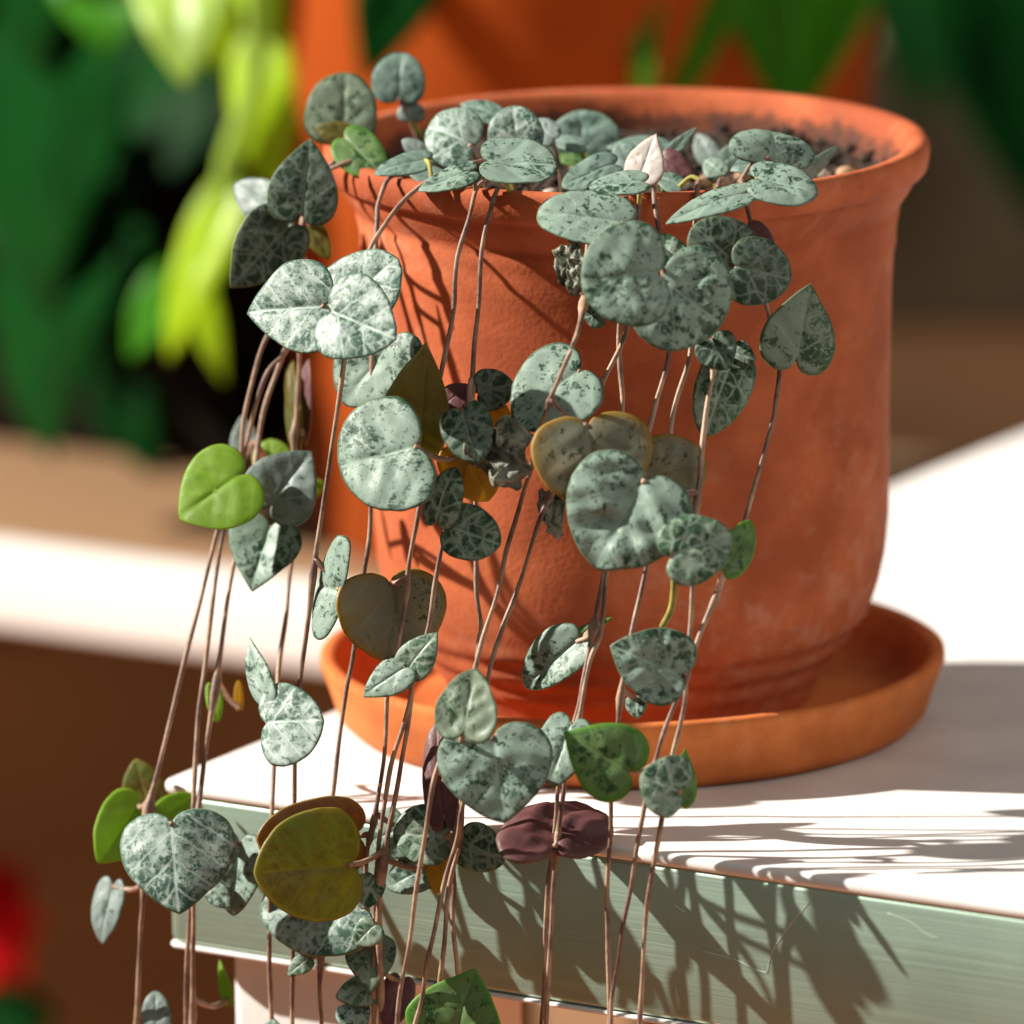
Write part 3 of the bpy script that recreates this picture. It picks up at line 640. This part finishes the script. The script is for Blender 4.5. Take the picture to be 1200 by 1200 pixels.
def bigleaf(name, bx, by, tx, ty, w, Y, mat, parent, tl=.3, tu=.3, split=0, p=.8, fold=.15, cup=.25):
    P0 = at(bx, by, Y); s = (P0-CAM).dot(FWD)/FPX
    dx, dy = tx-bx, -(ty-by); L = math.hypot(dx, dy); ux, uy = dx/L, dy/L
    def vec(ax, ay): return RGT*ax+UPV*ay+FWD*(tu*ay-tl*ax)
    U = vec(ux, uy)*(L*s); W = vec(-uy, ux)*(w*s); n = U.cross(W).normalized()
    if n.dot(FWD) > 0: n = -n
    ns = 96; ol = heart(ns, p, 0); size = .5*(U.length+W.length)
    if split:
        for j, v in enumerate(ol):
            a = abs(v.y)
            g = math.cos(v.x*2*math.pi*split*.5+.6)
            if g > .45 and .05 < v.x < .92: v.y *= .24+.3*(1-g)
    V, Fc = [], []
    for side in (0, 1):
        b = len(V)
        for i in range(10):
            for j in range(ns if i else 1):
                t = i/9; u = CU+(ol[j].x-CU)*t; v = ol[j].y*t
                V.append(P0+U*u+W*v+n*(size*(fold*abs(v)-cup*((u-.3)**2+v*v)+.02*noise.noise((u*4, v*4, bx))) + (.06 if side == 0 else -.06)*(1 if i < 9 else .2)))
        ix = lambda i, j: b if i == 0 else b+1+(i-1)*ns+j % ns
        for i in range(9):
            for j in range(ns):
                if split and i in (4, 5) and .12 < ol[j].x < .8 and abs(ol[j].y) > .3 and math.cos(ol[j].x*2*math.pi*split*.5+3.7) > .55: continue
                f = (b, ix(1, j), ix(1, j+1)) if i == 0 else (ix(i, j), ix(i+1, j), ix(i+1, j+1), ix(i, j+1))
                Fc.append(f if side == 0 else f[::-1])
    nv = len(V)//2
    for j in range(ns):
        a0, a1 = 1+8*ns+j, 1+8*ns+(j+1) % ns; Fc.append((a0, nv+a0, nv+a1, a1))
    return build(name, V, Fc, mat, parent, P0)
def bgstem(pts, r, mat, parent):
    P = [at(*q) for q in pts]; V, Fc = tube(spline(P, 8), r, 8); return build('stem', V, Fc, mat, parent, P[0])
# added dark box standing in for shade at the back of the bench
shade_box_m = simple('shade_box_dark', (.006, .004, .002), .95, .25, 8)
def bpl2(x, y): q = atz(x, y, BZ); return q
q0 = bpl2(-110, 478); q1 = bpl2(372, 545)
q0 = bpl2(-110, 505); L2 = (B1*34)
tr = link('added_shade_box', None, (q0.x, q0.y, BZ)); tag(tr, 'added dark brown box standing in for shade at the back of the bench at left', 'planter')
V4 = [q0-B1*6, q0+B1*11.2, q0+B1*11.2+B2*11, q0-B1*6+B2*11]
boxmesh('shade_box', [(v.x, v.y) for v in V4], BZ+.02, BZ+9, shade_box_m, tr, q0, .3)
boxmesh('shade_box_soil', [(v.x, v.y) for v in [q0-B1*5+B2, q0+B1*10.2+B2, q0+B1*10.2+B2*10, q0-B1*5+B2*10]], BZ+8.9, BZ+9.1, soil_m, tr, q0, .05)
def plantroot(name, loc, label, cat='plant'):
    return tag(link(name, None, loc), label, cat)
# split-leaf plant growing in the large pot
r = plantroot('split_leaf_plant', (pc.x, pc.y, BZ+15), 'green split leaf plant hanging down in front of the large pot')
s1 = bgstem([(690, -150, 56), (760, -210, 48), (800, -120, 44), (800, 0, 43)], .25, G_MID, r)
for bx, tx, wd in ((756, 752, 44), (862, 774, 84), (872, 922, 92), (1008, 918, 100)):
    bigleaf('leaf', bx, -90, tx, 150, wd, 43, G_MID, s1, .4, .2, 0, .8)
s2 = bgstem([(600, -150, 56), (540, -200, 48), (490, -90, 44)], .25, G_DARK, r)
bigleaf('leaf', 500, -110, 425, 95, 120, 43, G_DARK, s2, .1, .2, 0)
# lime trailing plant at the left
r = plantroot('lime_trailing_plant', at(290, -160, 36), 'lime yellow trailing plant hanging at the upper left beside the large pot')
s1 = bgstem([(325, -160, 36), (300, -20, 36), (300, 90, 36), (268, 190, 36), (258, 260, 36), (225, 330, 36)], .3, G_PALE, r)
bigleaf('leaf', 305, 65, 318, 240, 80, 37, G_LIME, s1, .5, .1)
bigleaf('leaf', 262, 240, 190, 420, 66, 35.5, G_LIME, s1, .5, .2)
bigleaf('leaf', 215, -70, 213, 100, 125, 35, G_PALE, s1, .5, .5)
bigleaf('leaf', 240, -20, 255, 85, 70, 40, G_LIME, s1, .2, .2)
bigleaf('leaf', 228, 330, 262, 448, 40, 36.5, G_LIME, s1, .2, .2)
bigleaf('leaf', 200, 330, 150, 420, 60, 40, G_MID, s1, .3, .2)
bigleaf('leaf', 290, -60, 325, 60, 60, 37, G_LIME, s1, .5, .2)
bigleaf('leaf', 130, -60, 120, 60, 150, 48, G_MID, s1, .4, .4)
# dark split-leaf plant at the far left
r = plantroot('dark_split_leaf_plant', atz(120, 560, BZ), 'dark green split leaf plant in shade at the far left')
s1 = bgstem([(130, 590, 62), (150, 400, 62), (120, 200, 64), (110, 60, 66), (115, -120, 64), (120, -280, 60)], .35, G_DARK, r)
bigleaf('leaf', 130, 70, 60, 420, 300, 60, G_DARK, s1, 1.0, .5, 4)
for dz, sz in ((13.5, 9), (6.5, 9), (1.5, 7)):  # added leaves that block the sunlight on the large pot's left side
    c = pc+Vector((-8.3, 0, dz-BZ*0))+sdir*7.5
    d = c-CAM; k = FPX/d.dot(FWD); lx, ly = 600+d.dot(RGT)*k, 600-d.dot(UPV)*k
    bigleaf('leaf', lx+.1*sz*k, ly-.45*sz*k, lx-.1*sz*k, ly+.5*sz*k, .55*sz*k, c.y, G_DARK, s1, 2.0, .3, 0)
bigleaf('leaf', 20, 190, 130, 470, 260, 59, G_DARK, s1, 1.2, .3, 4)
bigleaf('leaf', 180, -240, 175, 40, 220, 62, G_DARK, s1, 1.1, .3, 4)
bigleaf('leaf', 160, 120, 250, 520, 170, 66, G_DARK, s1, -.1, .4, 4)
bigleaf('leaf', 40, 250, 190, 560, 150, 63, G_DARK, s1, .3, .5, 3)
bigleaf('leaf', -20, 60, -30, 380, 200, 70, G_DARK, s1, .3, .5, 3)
# shaded plant and grey planter at the upper right
gy = simple('grey_planter', (.20, .165, .105), .8, .12, 6)
gq = at(1130, 385, 95); gz = gq.z
pl = link('planter_box', None, (gq.x, gq.y, gz)); tag(pl, 'grey blurred planter box in shade at the upper right', 'planter')
boxmesh('box', [(gq.x-8, gq.y), (gq.x+30, gq.y+4), (gq.x+28, gq.y+26), (gq.x-10, gq.y+22)], gz, gz+9.5, gy, pl, gq, .3)
brn = simple('dark_brown_wood', (.06, .028, .012), .7, .3, 5)
st = link('low_stand', None, (gq.x, gq.y, FZ)); tag(st, 'dark brown wooden stand below the grey planter at right', 'stand')
boxmesh('stand_top', [(gq.x-40, gq.y-30), (gq.x+34, gq.y-26), (gq.x+34, gq.y+32), (gq.x-40, gq.y+30)], gz-3, gz-.02, brn, st, gq, .2)
for a, b in ((-39, -29), (30, -25), (-39, 26), (30, 26)):
    boxmesh('leg', [(gq.x+a, gq.y+b), (gq.x+a+3, gq.y+b), (gq.x+a+3, gq.y+b+3), (gq.x+a, gq.y+b+3)], FZ, gz-3.02, brn, st, (gq.x+a, gq.y+b, FZ), .1)
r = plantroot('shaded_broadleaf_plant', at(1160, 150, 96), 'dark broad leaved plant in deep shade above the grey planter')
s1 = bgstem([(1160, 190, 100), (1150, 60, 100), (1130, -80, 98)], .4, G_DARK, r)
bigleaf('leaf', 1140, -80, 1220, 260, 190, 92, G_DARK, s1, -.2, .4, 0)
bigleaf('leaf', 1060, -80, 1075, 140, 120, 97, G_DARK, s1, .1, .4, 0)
# red flower low at the far left
RED = simple('red_petal', (.42, .004, .006), .6, .2, 40)
r = plantroot('red_flower', at(-10, 1180, 60), 'blurred red flower with dark green leaves at the lower left edge')
s1 = bgstem([(0, 1260, 62), (-8, 1150, 62), (-12, 1080, 62)], .3, G_DARK, r)
for i in range(7):
    a = i*2*math.pi/7
    bigleaf('petal', -12, 1080, -12+62*math.cos(a), 1080+88*math.sin(a), 66, 60+.3*i, RED, s1, .2, .2, 0, .6)
for tx, ty in ((70, 1190), (-80, 1180), (30, 1240)): bigleaf('leaf', 0, 1190, tx, ty, 70, 61, G_DARK, s1, .2, .4)
